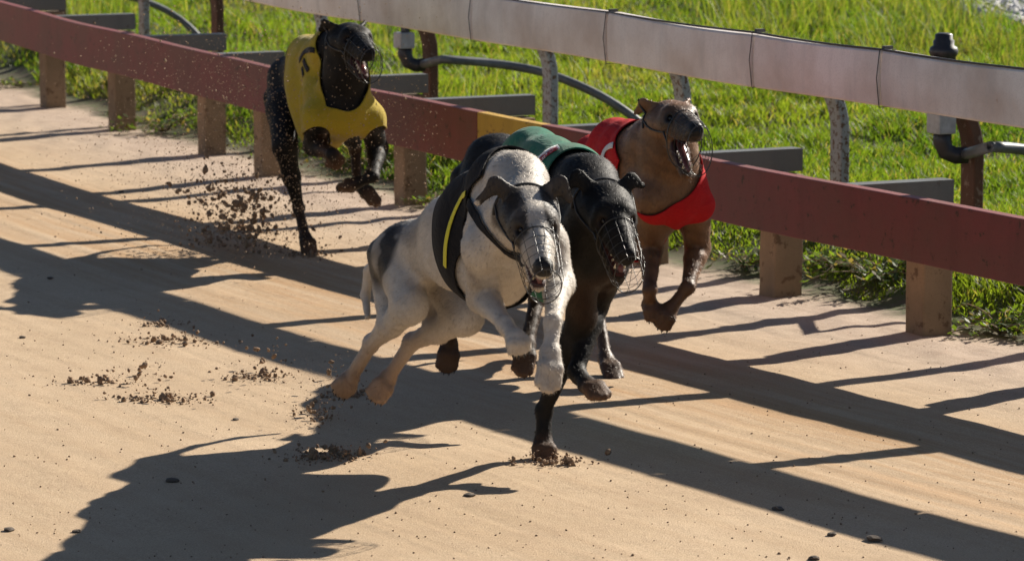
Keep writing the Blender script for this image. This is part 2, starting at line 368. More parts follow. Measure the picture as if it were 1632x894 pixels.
# ------------------------------------------------------------------ sprinklers behind the rail
def sprinkler(px, pyelbow, label, pipe_pts, head=True):
    y = GY[px]; o = OG + .105; b = off(y, OG, 0); R = V(b[0] + NX * .105, b[1] + NY * .105, 0)
    ze = float(at(px, pyelbow, R[1])[2]); R0 = R + V(0, 0, ze)
    root = empty('sprinkler', R0, label, 'sprinkler', 'sprinklers behind the rail')
    zt = ze + .25
    mb = MB(); mb.tube([R0 + V(0, 0, .03), R + V(0, 0, zt)], .017, 10); mb.build('riser', MT['pipe'], root, True)
    a = nrm(V(-NY, NX, 0))
    mb = MB(); mb.box(R0 + V(0, 0, .065) + V(NX, NY, 0) * .004, V(NX, NY, 0) * .030, a * .036, V(0, 0, .030)); mb.build('junction_box', MT['box'], root, bevel=.005)
    mb = MB(); mb.lathe(R + V(0, 0, zt - .02), [(.030, 0), (.036, .004), (.036, .030), (.040, .034), (.043, .044), (.040, .056), (.031, .062), (.031, .076), (.026, .080), (.026, .094), (.018, .098)], 18)
    mb.build('sprinkler_head', MT['plastic'], root, True)
    mb = MB(); mb.tube([R0 + V(0, 0, .04), R0 + V(0, 0, .01), R0 + V(.012, 0, -.018), R0 + V(.04, .0, -.03), R0 + V(.075, .0, -.028)], [.027, .027, .026, .025, .025], 12)
    mb.build('elbow', MT['plastic'], root, True)
    mb = MB(); mb.tube([R0 + V(.062, 0, -.028)] + pipe_pts, .0165, 10); mb.build('pipe', MT['pipe'], root, True)
def smooth_path(pts, n=24):
    pts = np.array(pts); t = np.linspace(0, len(pts) - 1, n); out = []
    for q in t:
        i = min(int(q), len(pts) - 2); f = q - i; p0 = pts[max(i - 1, 0)]; p1 = pts[i]; p2 = pts[i + 1]; p3 = pts[min(i + 2, len(pts) - 1)]
        out.append(.5 * ((2 * p1) + (p2 - p0) * f + (2 * p0 - 5 * p1 + 4 * p2 - p3) * f * f + (3 * p1 - p0 - 3 * p2 + p3) * f**3))
    return out
def pp(lst): return smooth_path([at(x, y, Y) for x, y, Y in lst])
y = GY[686]; sprinkler(686, 92, 'sprinkler on rusty post above the yellow rail stretch, hose arching behind the grey post',
    pp([(705, 95, y + .02), (790, 102, y + .12), (870, 117, y + .12), (945, 147, y + .08), (1000, 180, y + .05), (1040, 215, y + .02), (1062, 246, y)]))
y = GY[1549]; sprinkler(1549, 232, 'black sprinkler head sticking up over the padded rail at the right edge',
    pp([(1580, 234, y), (1640, 240, y + .1), (1720, 262, y + .1), (1800, 310, y + .05), (1850, 370, y)]))
y = GY[97]; sprinkler(97, -18, 'sprinkler hose arching down between the grey and rusty posts at top left',
    pp([(130, -18, y), (200, -6, y + .1), (250, 10, y + .15), (288, 32, y + .15), (314, 56, y + .12), (332, 80, y + .1), (342, 110, y + .1)]))
# ------------------------------------------------------------------ the greyhounds: one skin per dog, grown from a distance field
def smin(a, b, k):
    h = np.maximum(k - np.abs(a - b), 0) / k; return np.minimum(a, b) - h * h * k * .25
class Field:
    def __init__(s): s.pr = []
    def add(s, a, b, r1, r2, k=.02, ax=None, sc=1.0, sub=False):
        s.pr.append((np.asarray(a, float), np.asarray(b, float), r1, r2, k, None if ax is None else nrm(ax), sc, sub))
    def ball(s, a, r, k=.02, ax=None, sc=1.0, sub=False): s.add(a, np.asarray(a, float) + 1e-5, r, r, k, ax, sc, sub)
    def grid(s, h):
        lo = np.min([np.minimum(p[0], p[1]) - max(p[2], p[3]) * max(p[6], 1) for p in s.pr if not p[7]], 0) - .03
        hi = np.max([np.maximum(p[0], p[1]) + max(p[2], p[3]) * max(p[6], 1) for p in s.pr if not p[7]], 0) + .03
        n = np.ceil((hi - lo) / h).astype(int) + 1; g = np.full(n, 1.0, np.float32); s.lo = lo; s.h = h
        for a, b, r1, r2, k, ax, sc, sub in s.pr:
            pad = max(r1, r2) * max(sc, 1) + k + .022
            i0 = np.maximum(np.floor((np.minimum(a, b) - pad - lo) / h).astype(int), 0); i1 = np.minimum(np.ceil((np.maximum(a, b) + pad - lo) / h).astype(int) + 1, n)
            gx = [(lo[q] + h * np.arange(i0[q], i1[q])).astype(np.float32) for q in range(3)]
            X = gx[0][:, None, None] - a[0]; Y = gx[1][None, :, None] - a[1]; Z = gx[2][None, None, :] - a[2]
            ab = (b - a); 
            if ax is not None:
                w_ = (1 / sc - 1); dt = (X * ax[0] + Y * ax[1] + Z * ax[2]) * w_
                X = X + dt * ax[0]; Y = Y + dt * ax[1]; Z = Z + dt * ax[2]; ab = ab + ax * (ab @ ax) * w_
            L = ab @ ab + 1e-12; t = np.clip((X * ab[0] + Y * ab[1] + Z * ab[2]) / L, 0, 1)
            d = np.sqrt((X - t * ab[0])**2 + (Y - t * ab[1])**2 + (Z - t * ab[2])**2) - (r1 + (r2 - r1) * t)
            if ax is not None and sc < 1: d = d * (.5 + .5 * sc)
            sl = tuple(slice(i0[q], i1[q]) for q in range(3))
            g[sl] = -smin(-g[sl], d.astype(np.float32), k) if sub else smin(g[sl], d.astype(np.float32), k)
        s.g = g; return g
def surface_nets(g, lo, h, iso=0.0):
    g = g - iso; ins = g < 0; nx, ny, nz = g.shape
    c = np.zeros((nx - 1, ny - 1, nz - 1), np.int8)
    cs = [(i, j, k) for i in (0, 1) for j in (0, 1) for k in (0, 1)]
    for i, j, k in cs: c += ins[i:nx - 1 + i, j:ny - 1 + j, k:nz - 1 + k]
    act = np.argwhere((c > 0) & (c < 8)); idx = np.full(c.shape, -1, np.int32); idx[tuple(act.T)] = np.arange(len(act))
    val = {q: g[act[:, 0] + q[0], act[:, 1] + q[1], act[:, 2] + q[2]] for q in cs}
    acc = np.zeros((len(act), 3)); cnt = np.zeros(len(act))
    for a in cs:
        for axn in range(3):
            if a[axn] == 0:
                b = list(a); b[axn] = 1; b = tuple(b); va, vb = val[a], val[b]; m = (va < 0) != (vb < 0)
                t = np.where(m, va / np.where(m, va - vb, 1), 0); p = np.tile(np.array(a, float), (len(act), 1)); p[:, axn] += t
                acc[m] += p[m]; cnt += m
    v = lo + h * (act + acc / cnt[:, None]); F = []
    for axn in range(3):
        u, w_ = [q for q in range(3) if q != axn]
        sl0 = [slice(None)] * 3; sl1 = [slice(None)] * 3; sl0[axn] = slice(0, -1); sl1[axn] = slice(1, None)
        e = ins[tuple(sl0)] != ins[tuple(sl1)]; E = np.argwhere(e)
        E = E[(E[:, u] > 0) & (E[:, w_] > 0) & (E[:, u] < g.shape[u] - 1) & (E[:, w_] < g.shape[w_] - 1)]
        q = []
        for du, dw in ((0, 0), (-1, 0), (-1, -1), (0, -1)):
            I = E.copy(); I[:, u] += du; I[:, w_] += dw; q.append(idx[tuple(I.T)])
        q = np.stack(q, 1); s_ = ins[tuple(sl0)][tuple(E.T)]
        if axn == 1: s_ = ~s_
        q[~s_] = q[~s_][:, ::-1]; F.append(q)
    return v, np.concatenate(F)
def segd(p, a, b):
    ab = b - a; t = np.clip(((p - a) @ ab) / (ab @ ab + 1e-12), 0, 1); return np.linalg.norm(p - (a + t[:, None] * ab), axis=1)
def vnormals(v, f):
    n = np.zeros_like(v); fn = np.cross(v[f[:, 2]] - v[f[:, 0]], v[f[:, 3]] - v[f[:, 1]])
    for k in range(4): np.add.at(n, f[:, k], fn)
    return n / (np.linalg.norm(n, axis=1)[:, None] + 1e-12)
def clip_mesh(v, f, g):                         # keep g<0, cut cleanly along g=0
    t = np.concatenate([f[:, [0, 1, 2]], f[:, [0, 2, 3]]]); s = g < 0; ns = s[t].sum(1); out = [t[ns == 3]]
    v = list(v); cache = {}
    def cut(i, j):
        key = (min(i, j), max(i, j))
        if key not in cache: q = g[i] / (g[i] - g[j]); v.append(v[i] + (v[j] - v[i]) * q); cache[key] = len(v) - 1
        return cache[key]
    ex = []
    for tri in t[(ns == 1) | (ns == 2)]:
        k = int(np.argmax(s[tri])) if s[tri].sum() == 1 else int(np.argmin(s[tri])); a, b, c = tri[k], tri[(k + 1) % 3], tri[(k + 2) % 3]
        if s[a]: ex.append((a, cut(a, b), cut(a, c)))
        else: x, y = cut(a, b), cut(a, c); ex += [(x, b, c), (x, c, y)]
    if ex: out.append(np.array(ex))
    F = np.concatenate(out); v = np.array(v); used = np.unique(F); re = np.full(len(v), -1); re[used] = np.arange(len(used)); return v[used], re[F]

class Head:
    def __init__(s, poll, nose, up=(0, 0, 1)):
        s.o = poll; s.f = nrm(nose - poll); s.l = nrm(np.cross(up, s.f)); s.u = np.cross(s.f, s.l); s.k = np.linalg.norm(nose - poll) / .228
    def __call__(s, x, y, z): return s.o + s.k * (x * s.f + y * s.l + z * s.u)
    def inv(s, p): d = (p - s.o) / s.k; return d @ s.f, d @ s.l, d @ s.u

def paw(F, K, T, lat, up, r=.0115):
    fw = T - K; L = np.linalg.norm(fw); fd = fw / L; lat = nrm(lat - fd * (lat @ fd)); n = nrm(np.cross(fd, lat)); n = n if n @ up > 0 else -n
    F.add(K, K + fw * .45, .0175, .019, .012, lat, 1.15)
    for i, q in enumerate((-1.45, -.5, .5, 1.45)):
        out = .92 if abs(q) > 1 else 1.05
        m = K + fw * .5 * out + lat * q * .0105 + n * .007; e = K + fw * out + lat * q * .0128 - n * .002
        F.add(K + fw * .1 + lat * q * .006, m, r, r * 1.08, .006); F.add(m, e, r * 1.08, r * .86, .005)
    F.ball(K + fw * .48 - n * .012, .013, .008, lat, 1.4)
    return [(K + fw * (1.0 if abs(q) < 1 else .88) + lat * q * .013, fd) for q in (-1.45, -.5, .5, 1.45)]

def greyhound(name, label, D, h=.0042):
    th = math.radians(D['heading']); FD = V(math.sin(th), -math.cos(th), 0); LD = V(math.cos(th), math.sin(th), 0)
    Wt, Mb, Pv, Tb = D['withers'], D['midback'], D['pelvis'], D['tail'][0]
    k_ = D.get('size', 1.0)
    sp = nrm(Wt - Pv); UD = nrm(np.cross(sp, LD)); UD = UD if UD[2] > 0 else -UD
    Fd = Field(); A = Fd.add; B = Fd.ball; hd = Head(D['poll'], D['nose'], D.get('headup', V(0, 0, 1))); toes = []
    mS = (D['RF'][0] + D['LF'][0]) / 2; R = lambda x: x * k_
    # trunk
    dp = D.get('depth', 1.0); Ca = Wt - UD * R(.145) * dp + sp * R(.02); Cm = (Wt + Mb) / 2 - UD * R(.15) * dp; Cb = Mb - UD * R(.125) * dp
    A(Ca, Cm, R(.076), R(.085), .05, UD, 1.7 * dp); A(Cm, Cb, R(.085), R(.068), .05, UD, 1.5 * dp)
    A(Cb, Pv - UD * R(.07), R(.062), R(.056), .05, UD, 1.10)
    A(Wt - UD * R(.045), Mb - UD * R(.045), R(.043), R(.045), .05); A(Mb - UD * R(.045), Pv - UD * R(.045), R(.045), R(.046), .05)
    A(Pv - UD * R(.05), Tb, R(.058), R(.030), .05)
    A(mS - UD * R(.01), Wt - UD * R(.265) * dp - sp * R(.10), R(.05), R(.044), .06); A(Wt - UD * R(.265) * dp - sp * R(.10), Cb - UD * R(.05) * dp, R(.044), R(.026), .06)
    for s_, f_ in ((-1, 'RF'), (1, 'LF')):
        Sj, E, Wr, K, T = D[f_]; lat = LD * s_
        A(mS + lat * R(.025) + UD * R(.02), Sj - UD * R(.015), R(.046), R(.038), .035)
        sc = Wt - UD * R(.05) + lat * R(.035)
        A(sc, Sj, R(.040), R(.040), .026, LD, .85); A(Sj, E, R(.042), R(.033), .018)
        A(sc * .4 + Sj * .6 + lat * R(.012), Sj * .45 + E * .55 + lat * R(.014), R(.026), R(.019), .012)
        A(sc * .45 + Sj * .35 + E * .2 - sp * R(.025), E + nrm(E - Wr) * .012, R(.042), R(.023), .014)
        A(sc * .25 + Sj * .4 + E * .35 - sp * R(.012) + lat * R(.016), E + lat * R(.008), R(.027), R(.017), .010)
        q = E + (Wr - E) * .3 + nrm(Sj - E) * .004
        A(E, q, R(.031), R(.029), .016); A(q, Wr, R(.028), R(.0165), .010); B(Wr, R(.0188), .008)
        A(E + lat * R(.010) + FD * R(.008), E * .45 + Wr * .55 + lat * R(.006) + FD * R(.006), R(.020), R(.010), .008)
        A(Wr, K, R(.0162), R(.0160), .010, LD, 1.12); bk = nrm(np.cross(LD, K - Wr)); bk = bk if bk @ FD < 0 else -bk
        B(Wr * .8 + K * .2 + bk * .016, R(.011), .01)
        toes += paw(Fd, K, T, LD, D.get(f_ + 'up', FD + V(0, 0, .5)), R(.0115))
    for s_, f_ in ((-1, 'RH'), (1, 'LH')):
        Hp, N, Hk, Mt, T = D[f_]; lat = LD * s_
        A(Pv - UD * R(.05) + lat * R(.02), Hp, R(.054), R(.056), .03); A(Hp + sp * R(.012), N, R(.056), R(.040), .024, nrm(np.cross(N - Hp, LD)), 1.2)
        isc = (Hp + Tb) / 2 + lat * R(.02); A(isc, N * .5 + Hk * .5 + lat * R(.006), R(.043), R(.021), .016)
        A(isc * .7 + Tb * .3, N * .42 + Hk * .58, R(.034), R(.016), .014); A(Hp + sp * R(.03) + lat * R(.01), N + lat * R(.006), R(.036), R(.028), .014)
        A(N, N * .5 + Hk * .5, R(.037), R(.028), .018); A(N * .5 + Hk * .5, Hk, R(.028), R(.0165), .014); hb = nrm(nrm(Hk - N) + nrm(Hk - Mt)); B(Hk + hb * .006, R(.0195), .010)
        A(N * .8 + Hk * .2 + hb * .016, N * .4 + Hk * .6 + hb * .012, R(.024), R(.012), .010)
        A(N * .3 + Hk * .7 + hb * .012, Hk + hb * .014, R(.011), R(.011), .012)
        A(Hk, Mt, R(.0168), R(.0160), .012); toes += paw(Fd, Mt, T, LD, D.get(f_ + 'up', FD + V(0, 0, .5)), R(.0115))
    # neck and head
    jb = hd(.02, 0, -.03); nm = D.get('neckmid', (Wt + D['poll']) / 2 + V(0, 0, .0))
    A(Wt - UD * R(.05) + sp * .02, nm - V(0, 0, R(.035)), R(.064), R(.058), .05); A(nm - V(0, 0, R(.035)), hd(.0, 0, -.015), R(.058), R(.047), .04)
    A(mS + UD * R(.05), (mS + UD * R(.05)) * .4 + jb * .6, R(.070), R(.054), .05); A((mS + UD * R(.05)) * .4 + jb * .6, jb, R(.060), R(.050), .04)
    for s_ in (-1, 1):                          # neck muscle straps
        A(mS + LD * s_ * R(.045) + UD * R(.03), hd(-.01, s_ * .034, -.012), R(.030), R(.022), .03)
    k = hd.k; jo = D.get('jaw', 8); 
    A(hd(.02, 0, -.002), hd(.075, 0, .004), .044 * k, .041 * k, .02 * k, hd.l, 1.08)
    for s_ in (-1, 1):
        B(hd(.088, s_ * .024, .019), .018 * k, .02 * k); A(hd(.03, s_ * .032, -.016), hd(.085, s_ * .030, -.012), .024 * k, .019 * k, .02 * k)
        A(hd(.035, s_ * .038, .002), hd(.105, s_ * .027, -.004), .014 * k, .012 * k, .012 * k)
    A(hd(.085, 0, -.004), hd(.150, 0, -.006), .037 * k, .0285 * k, .022 * k, hd.u, 1.05); A(hd(.150, 0, -.007), hd(.212, 0, -.011), .0285 * k, .0205 * k, .012 * k, hd.u, 1.04)
    A(hd(.12, 0, .012), hd(.214, 0, .002), .019 * k, .014 * k, .012 * k); B(hd(.221, 0, -.002), .0150 * k, .006 * k, hd.l, 1.15)
    for s_ in (-1, 1):
        A(hd(.12, s_ * .016, -.018), hd(.198, s_ * .011, -.021), .016 * k, .012 * k, .010 * k)
        B(hd(.112, s_ * .0325, .012), .0085 * k, .005 * k, sub=True); B(hd(.233, s_ * .0065, .0), .0038 * k, .003, sub=True)
    ca, sa = math.cos(math.radians(jo)), math.sin(math.radians(jo)); jp = (.045, -.028)
    J = lambda x, y, z: hd(jp[0] + (x - jp[0]) * ca + (z - jp[1]) * sa, y, jp[1] - (x - jp[0]) * sa + (z - jp[1]) * ca)
    A(J(.03, 0, -.036), J(.11, 0, -.040), .030 * k, .021 * k, .016 * k); A(J(.11, 0, -.040), J(.185, 0, -.037), .021 * k, .0135 * k, .009 * k, hd.l, 1.15)
    if jo > 14: A(J(.09, 0, -.020), J(.18, 0, -.018), .013 * k, .008 * k, .008, sub=True)
    for s_, pts in ((-1, D['earR']), (1, D['earL'])):
        q = [hd(*p) for p in pts]
        nrmE = nrm(np.cross(q[1] - q[0], q[2] - q[1] + 1e-6 * hd.f)); 
        A(q[0], q[1], .018 * k, .017 * k, .010 * k, nrmE, .34); A(q[1], q[2], .017 * k, .0085 * k, .006 * k, nrmE, .34)
    tl = D['tail']
    for i in range(len(tl) - 1): tr = D.get('tailr', .016); A(tl[i], tl[i + 1], tr * (1 - .6 * i / (len(tl) - 1)), tr * (1 - .6 * (i + 1) / (len(tl) - 1)), .012)
    g = Fd.grid(h); v, f = surface_nets(g, Fd.lo, h)
    vn = vnormals(v, f)
    mu_ = vnoise(v[:, 0] * 17 + v[:, 2] * 13, v[:, 1] * 17 + v[:, 2] * 9, 14) - .5; v = v + vn * (.0028 * mu_ * (segd(v, D['poll'], D['nose']) > .09))[:, None]
    v = v + vn * (.0018 * (vnoise(v[:, 0] * 45 + v[:, 2] * 31, v[:, 1] * 45 + v[:, 2] * 17, 4) - .5))[:, None]
    root = empty(name, (mS + Pv) / 2 * V(1, 1, 0), label, 'dog', 'greyhounds racing in the pack')
    col = D['coat'](v, hd, Wt, Mb, Pv, LD, UD, sp, D); hx, hy, hz = hd.inv(v)
    nose = (hx > .211) & (hz > -.018) & (hx < .26) & (np.abs(hy) < .03); col[nose] = (.012, .011, .012)
    # mouth lining: skin between the jaws
    jl = hd.inv(J(.12, 0, -.028)); inm = (hx > .07) & (hx < .20) & (np.abs(hy) < .022) & (hz < -.022) & (vn @ (nrm(J(.15, 0, 0) - J(.15, 0, -.02))) > .35 if jo > 14 else False) & (hz < -.03) & (hz > -.11)
    if jo > 14: col[inm] = (.055, .018, .017)
    soc = np.min([np.linalg.norm(np.stack([hx - .110, hy - s_ * .031, hz - .010], 1), axis=1) for s_ in (-1, 1)], 0); e_ = sst(.022, .012, soc)[:, None]
    col = col * (1 - e_) + np.array((.02, .014, .012)) * e_
    body = meshobj('body', v, f, D['fur']); addcol(body, 'Col', col); adopt(body, root)
    # short coat: single hairs lying back along the skin
    nh = D.get('hairs', 60000); fa = np.linalg.norm(np.cross(v[f[:, 2]] - v[f[:, 0]], v[f[:, 3]] - v[f[:, 1]]), axis=1); pick = RNG.choice(len(f), nh, p=fa / fa.sum()); w4 = RNG.dirichlet((1, 1, 1, 1), nh)
    hp = (v[f[pick]] * w4[:, :, None]).sum(1); hn = vn[f[pick, 0]]; hc = col[f[pick, 0]]; flow = -sp * .8 - V(0, 0, .55) + RNG.normal(0, .22, (nh, 3)); flow -= hn * (flow * hn).sum(1)[:, None]; flow /= np.linalg.norm(flow, axis=1)[:, None] + 1e-9
    ln = RNG.uniform(.004, .0085, nh)[:, None] * D.get('hairlen', 1.0); sd_ = np.cross(flow, hn); wd = RNG.uniform(.0003, .0007, nh)[:, None]; hc = hc * RNG.uniform(.82, 1.15, nh)[:, None]
    d0 = np.min([np.linalg.norm(hp - hd(.222, 0, 0), axis=1) - .022] + [np.linalg.norm(hp - hd(.11, q * .032, .01), axis=1) - .017 for q in (-1, 1)], 0); kp = d0 > 0
    hv = np.stack([hp - sd_ * wd, hp + sd_ * wd, hp + flow * ln + hn * ln * .38], 1)[kp].reshape(-1, 3); hf = np.arange(len(hv)).reshape(-1, 3)
    ho = meshobj('coat_hair', hv, hf, D['fur'], smooth=False); addcol(ho, 'Col', np.repeat(hc[kp], 3, 0)); adopt(ho, root); tag(ho, kind='stuff'); ho.data.polygons.foreach_set('use_smooth', np.ones(len(hf), bool)); ho.data.normals_split_custom_set_from_vertices(np.repeat((lambda q: q / np.linalg.norm(q, axis=1)[:, None])(hn + RNG.normal(0, .30, hn.shape))[kp], 3, 0).tolist())
    for s_ in (-1, 1):
        mb = MB(); c = hd(.1055, s_ * .0268, .0095); r = .0088 * k
        mb.lathe(c, [(max(r * math.sin(math.pi * i / 8), 1e-4), -r * math.cos(math.pi * i / 8)) for i in range(9)], 12); mb.build('eye', MT['eye'], root, True)
    for i, (p, d) in enumerate(toes):
        mb = MB(); mb.tube([p - d * .004, p + d * .006 - V(0, 0, .003), p + d * .011 - V(0, 0, .008)], [.0034, .0028, .0008], 6); mb.build('claw', MT['plastic'], root, True)
    if jo > 14:
        mb = MB(); mb.tube([J(.07, 0, -.018), J(.12, 0, -.018), J(.165, 0, -.016), J(.195, 0, -.020)], [.009 * k, .011 * k, .010 * k, .004 * k], 10, flat=.4); mb.build('tongue', MT['tongue'], root, True)
        for s_ in (-1, 1):
            for kx, L_ in ((.186, .014), (.165, .007), (.150, .007), (.135, .007)):
                p = J(kx - .008, s_ * .0105, -.026); mb = MB(); mb.tube([p, p + hd.k * L_ * (J(0, 0, 1) - J(0, 0, 0))], [.0032, .0008], 6); mb.build('tooth', MT['tooth'], root, True)
                p = hd(kx + .012, s_ * .0095, -.028); mb = MB(); mb.tube([p, p - hd.u * L_ * hd.k], [.0032, .0008], 6); mb.build('tooth', MT['tooth'], root, True)
    # wire muzzle and its strap
    mz = empty('muzzle', hd(.15, 0, -.03)); adopt(mz, root); mz.location = tuple(hd(.15, 0, -.03)); mz.matrix_parent_inverse = Matrix.Translation(root.location).inverted()
    dep = D.get('basket', .078)
    def ringpt(x, a):
        t = (x - .085) / (.262 - .085); wd = .047 - .009 * t; top = .038 - .022 * t; bot = -dep + .015 * (1 - t); tip = max(0, (t - .75) / .25)
        wd *= 1 - .3 * tip * tip; top *= 1 - .4 * tip; bot *= 1 - .15 * tip
        zc, hh = (top + bot) / 2, (top - bot) / 2; return hd(x, wd * math.cos(a), zc + hh * math.sin(a))
    mbw = MB()
    for x in (.155, .18, .205, .228):
        mbw.tube([ringpt(x, 2 * math.pi * i / 28) for i in range(29)], .00055 * k, 5, False)
    for i in range(12):
        a = 2 * math.pi * (i + .5) / 12; mbw.tube([ringpt(x, a) for x in (.10, .125, .15, .175, .2, .225, .25, .258)], .00055 * k, 5, False)
    for zz in (-.05, -.02): mbw.tube([ringpt(.256, math.pi * 1.15 if zz < -.03 else math.pi * .9), hd(.262, 0, zz), ringpt(.256, -math.pi * .15 if zz < -.03 else math.pi * .1)], .00055 * k, 5, False)
    mbw.tube([ringpt(.25, math.pi / 2), hd(.263, 0, -.02), hd(.262, 0, -.05), ringpt(.25, -math.pi / 2)], .00055 * k, 5, False)
    o = mbw.build('wire_basket', MT['wire'], None, True); o.parent = mz; o.matrix_parent_inverse = Matrix.Translation(Vector(hd(.15, 0, -.03))).inverted()
    def muz(o): o.parent = mz; o.matrix_parent_inverse = Matrix.Translation(Vector(hd(.15, 0, -.03))).inverted()
    for x, r in ((.128, .0015), (.25, .0013)):
        mb = MB(); mb.tube([ringpt(x, 2 * math.pi * i / 32) for i in range(33)], r * k, 6, False); muz(mb.build('rim', MT['wire'], None, True))
    skin = BVHTree.FromPolygons([tuple(p) for p in v], [tuple(int(w_) for w_ in q) for q in f])
    def hug(c, d, far=.16, e=.0022):            # first skin point met coming in along -d towards c
        d = nrm(d); hit = skin.ray_cast(Vector(c + d * far), Vector(-d), far); return (np.array(hit[0]) + d * e) if hit[0] is not None else c + d * .05
    mb = MB(); nk = [hug(hd(-.014, 0, -.012), math.cos(a) * hd.l + math.sin(a) * hd.u - .35 * math.sin(a) * hd.f, .11) for a in np.linspace(-.25, math.pi + .25, 26)]
    mb.tube(nk, .0032 * k, 6, False); muz(mb.build('strap', MT['leather'], None, True))
    for s_ in (-1, 1):
        mb = MB(); mb.tube([ringpt(.128, 0 if s_ > 0 else math.pi)] + [hug(hd(x, 0, z), s_ * hd.l) for x, z in ((.10, -.024), (.08, -.026), (.06, -.026), (.04, -.024), (.02, -.02))] + [nk[2] if s_ > 0 else nk[-3]], .0026 * k, 6, False)
        muz(mb.build('strap', MT['leather'], None, True))
    # racing jacket: the skin pushed out, cut at neck, legs and loin
    jv, jf = surface_nets(g, Fd.lo, h, .0058)
    G = np.full(len(jv), -1.0)
    n1, p1 = D['neckcut']; n1 = nrm(n1)
    G = np.maximum(G, (jv - p1) @ n1)
    G = np.maximum(G, -((jv - D['backcut'][1]) @ nrm(D['backcut'][0])))
    for f_ in ('RF', 'LF'):
        Sj, E, Wr = D[f_][:3]; sd = LD * (-1 if f_ == 'RF' else 1); ra = D.get('arm' + f_, D.get('arm', .085)); sc = Wt - UD * R(.05) + sd * R(.05)
        at_ = D.get('armtop', .30); sh_ = sp * D.get('armfwd', 0.0); q0 = Sj * (1 - at_) + sc * at_; G = np.maximum(G, np.maximum(ra - segd(jv, q0 + sd * D.get('armout', .01) + sh_, E + sd * D.get('armout', 0.0) + sh_), D.get('armlow', ra) - segd(jv, E, Wr)))
    for f_ in ('RF', 'LF', 'RH', 'LH'):
        J5 = D[f_]; G = np.maximum(G, np.where(np.minimum(segd(jv, J5[2], J5[3]), segd(jv, J5[3], J5[4])) < .05, 1, -1))
    for f_ in ('RH', 'LH'): G = np.maximum(G, np.where(np.minimum(segd(jv, D[f_][1], D[f_][2]), segd(jv, D[f_][0], D[f_][1])) < .06, 1, -1))
    G = np.maximum(G, np.where(segd(jv, D['poll'], D['nose']) < .07 * k, 1, -1))
    jv2, jf2 = clip_mesh(jv, jf, G)
    jk = meshobj('racing_jacket', jv2, jf2, D['cloth']); adopt(jk, root)
    so = jk.modifiers.new('hem', 'SOLIDIFY'); so.thickness = .0035; so.offset = 1; so.use_rim = True
    jk['label'] = D['jlabel']
    bvh = BVHTree.FromPolygons([tuple(p) for p in jv2], [tuple(q) for q in jf2])
    for stroke, wdt, mt in D['number'] + D.get('straps', []):         # number sewn on the flank: a cloth ribbon laid on the jacket
        pts = []; P = smooth_path([V(*p, 0) for p in stroke], 40)
        for p in P:
            tree = bvh if (stroke, wdt, mt) in D['number'] else skin; d = nrm(ray(p[0], p[1])); hit = tree.ray_cast(Vector(CAMP), Vector(d))
            if hit[0] is not None: pts.append((np.array(hit[0]), np.array(hit[1])))
        if len(pts) < 3: continue
        vv = []; ff = []
        for i in range(len(pts)):
            p, n = pts[i]; n = n if n @ (CAMP - p) > 0 else -n; t = nrm(pts[min(i + 1, len(pts) - 1)][0] - pts[max(i - 1, 0)][0]); s2 = nrm(np.cross(n, t))
            for q in (-1, -.5, 0, .5, 1):
                c = p + s2 * wdt * q; nr = tree.find_nearest(Vector(c)); c = np.array(nr[0]) if nr[0] else c; vv.append(c + n * .0062)
        for i in range(len(pts) - 1):
            for j in range(4): ff.append((i * 5 + j, i * 5 + j + 1, i * 5 + 6 + j, i * 5 + 5 + j))
        o = meshobj('number_ribbon' if tree is bvh else 'chest_strap', vv, ff, mt); o.parent = jk; o['label'] = 'sewn number on the jacket' if tree is bvh else 'black strap of the jacket between neck and shoulder'
        o.modifiers.new('thick', 'SOLIDIFY').thickness = .0012
    return root
# ---- the four dogs
def blend(c, m, rgb): m = np.clip(m, 0, 1)[:, None]; return c * (1 - m) + np.array(rgb) * m
def nz(v, s, seed): return vnoise(v[:, 0] * s + v[:, 2] * s * .7, v[:, 1] * s + v[:, 2] * s * .5, seed)
def coat_white(v, hd, Wt, Mb, Pv, LD, UD, sp, D):
    c = np.tile(np.array((.54, .495, .435)), (len(v), 1)); x, y, z = hd.inv(v); n = nz(v, 30, 1); n2 = nz(v, 9, 2)
    c = blend(c, sst(.55, .8, n2) * .35, (.30, .25, .20))
    # lower legs tan: sand stains and bounced light put into the coat colour
    low = sst(.34, .12, v[:, 2]) * .9; c = blend(c, low, (.34, .205, .115))
    # rump patch and grey saddle
    Pc = D['RH'][0] + UD * .03 - LD * .05; d = np.linalg.norm((v - Pc) * np.array((1, 1, .9)), axis=1) + .03 * (n2 - .5); c = blend(c, sst(.102, .078, d) * (.35 + .65 * sst(.25, .5, n)), (.032, .027, .024))
    d = np.linalg.norm(v - (Mb * .65 + Pv * .35 - LD * .02), axis=1) + .04 * (n2 - .5); c = blend(c, sst(.11, .07, d) * .7, (.17, .15, .135))
    d = np.linalg.norm(v - (D['RF'][0] * .4 + D['RF'][1] * .6 - LD * .05), axis=1); c = blend(c, sst(.07, .02, d) * sst(.35, .6, n) * .8, (.22, .19, .17))
    # mask: dark brindle sides, white blaze and white muzzle
    hm = (np.abs(x - .055) < .10) & (np.abs(y) < .10) & (z > -.09) & (z < .12)
    bl = sst(.015, .021, np.abs(y) + .006 * (n - .5)) * sst(.150, .125, x) * sst(-.030, -.005, x + .006 * (n - .5))
    c = blend(c, bl * hm * sst(-.065, -.040, z), (.032, .026, .022)); c = blend(c, hm * sst(.02, -.02, x) * sst(.03, .045, z) * .9, (.05, .042, .036))
    c = blend(c, hm * bl * sst(.55, .75, n) * .35, (.20, .16, .13)); ear = (x < .03) & (np.abs(y) > .045) & (z > .02) & (np.abs(x) < .09); c[ear] = (.045, .038, .034)
    return c
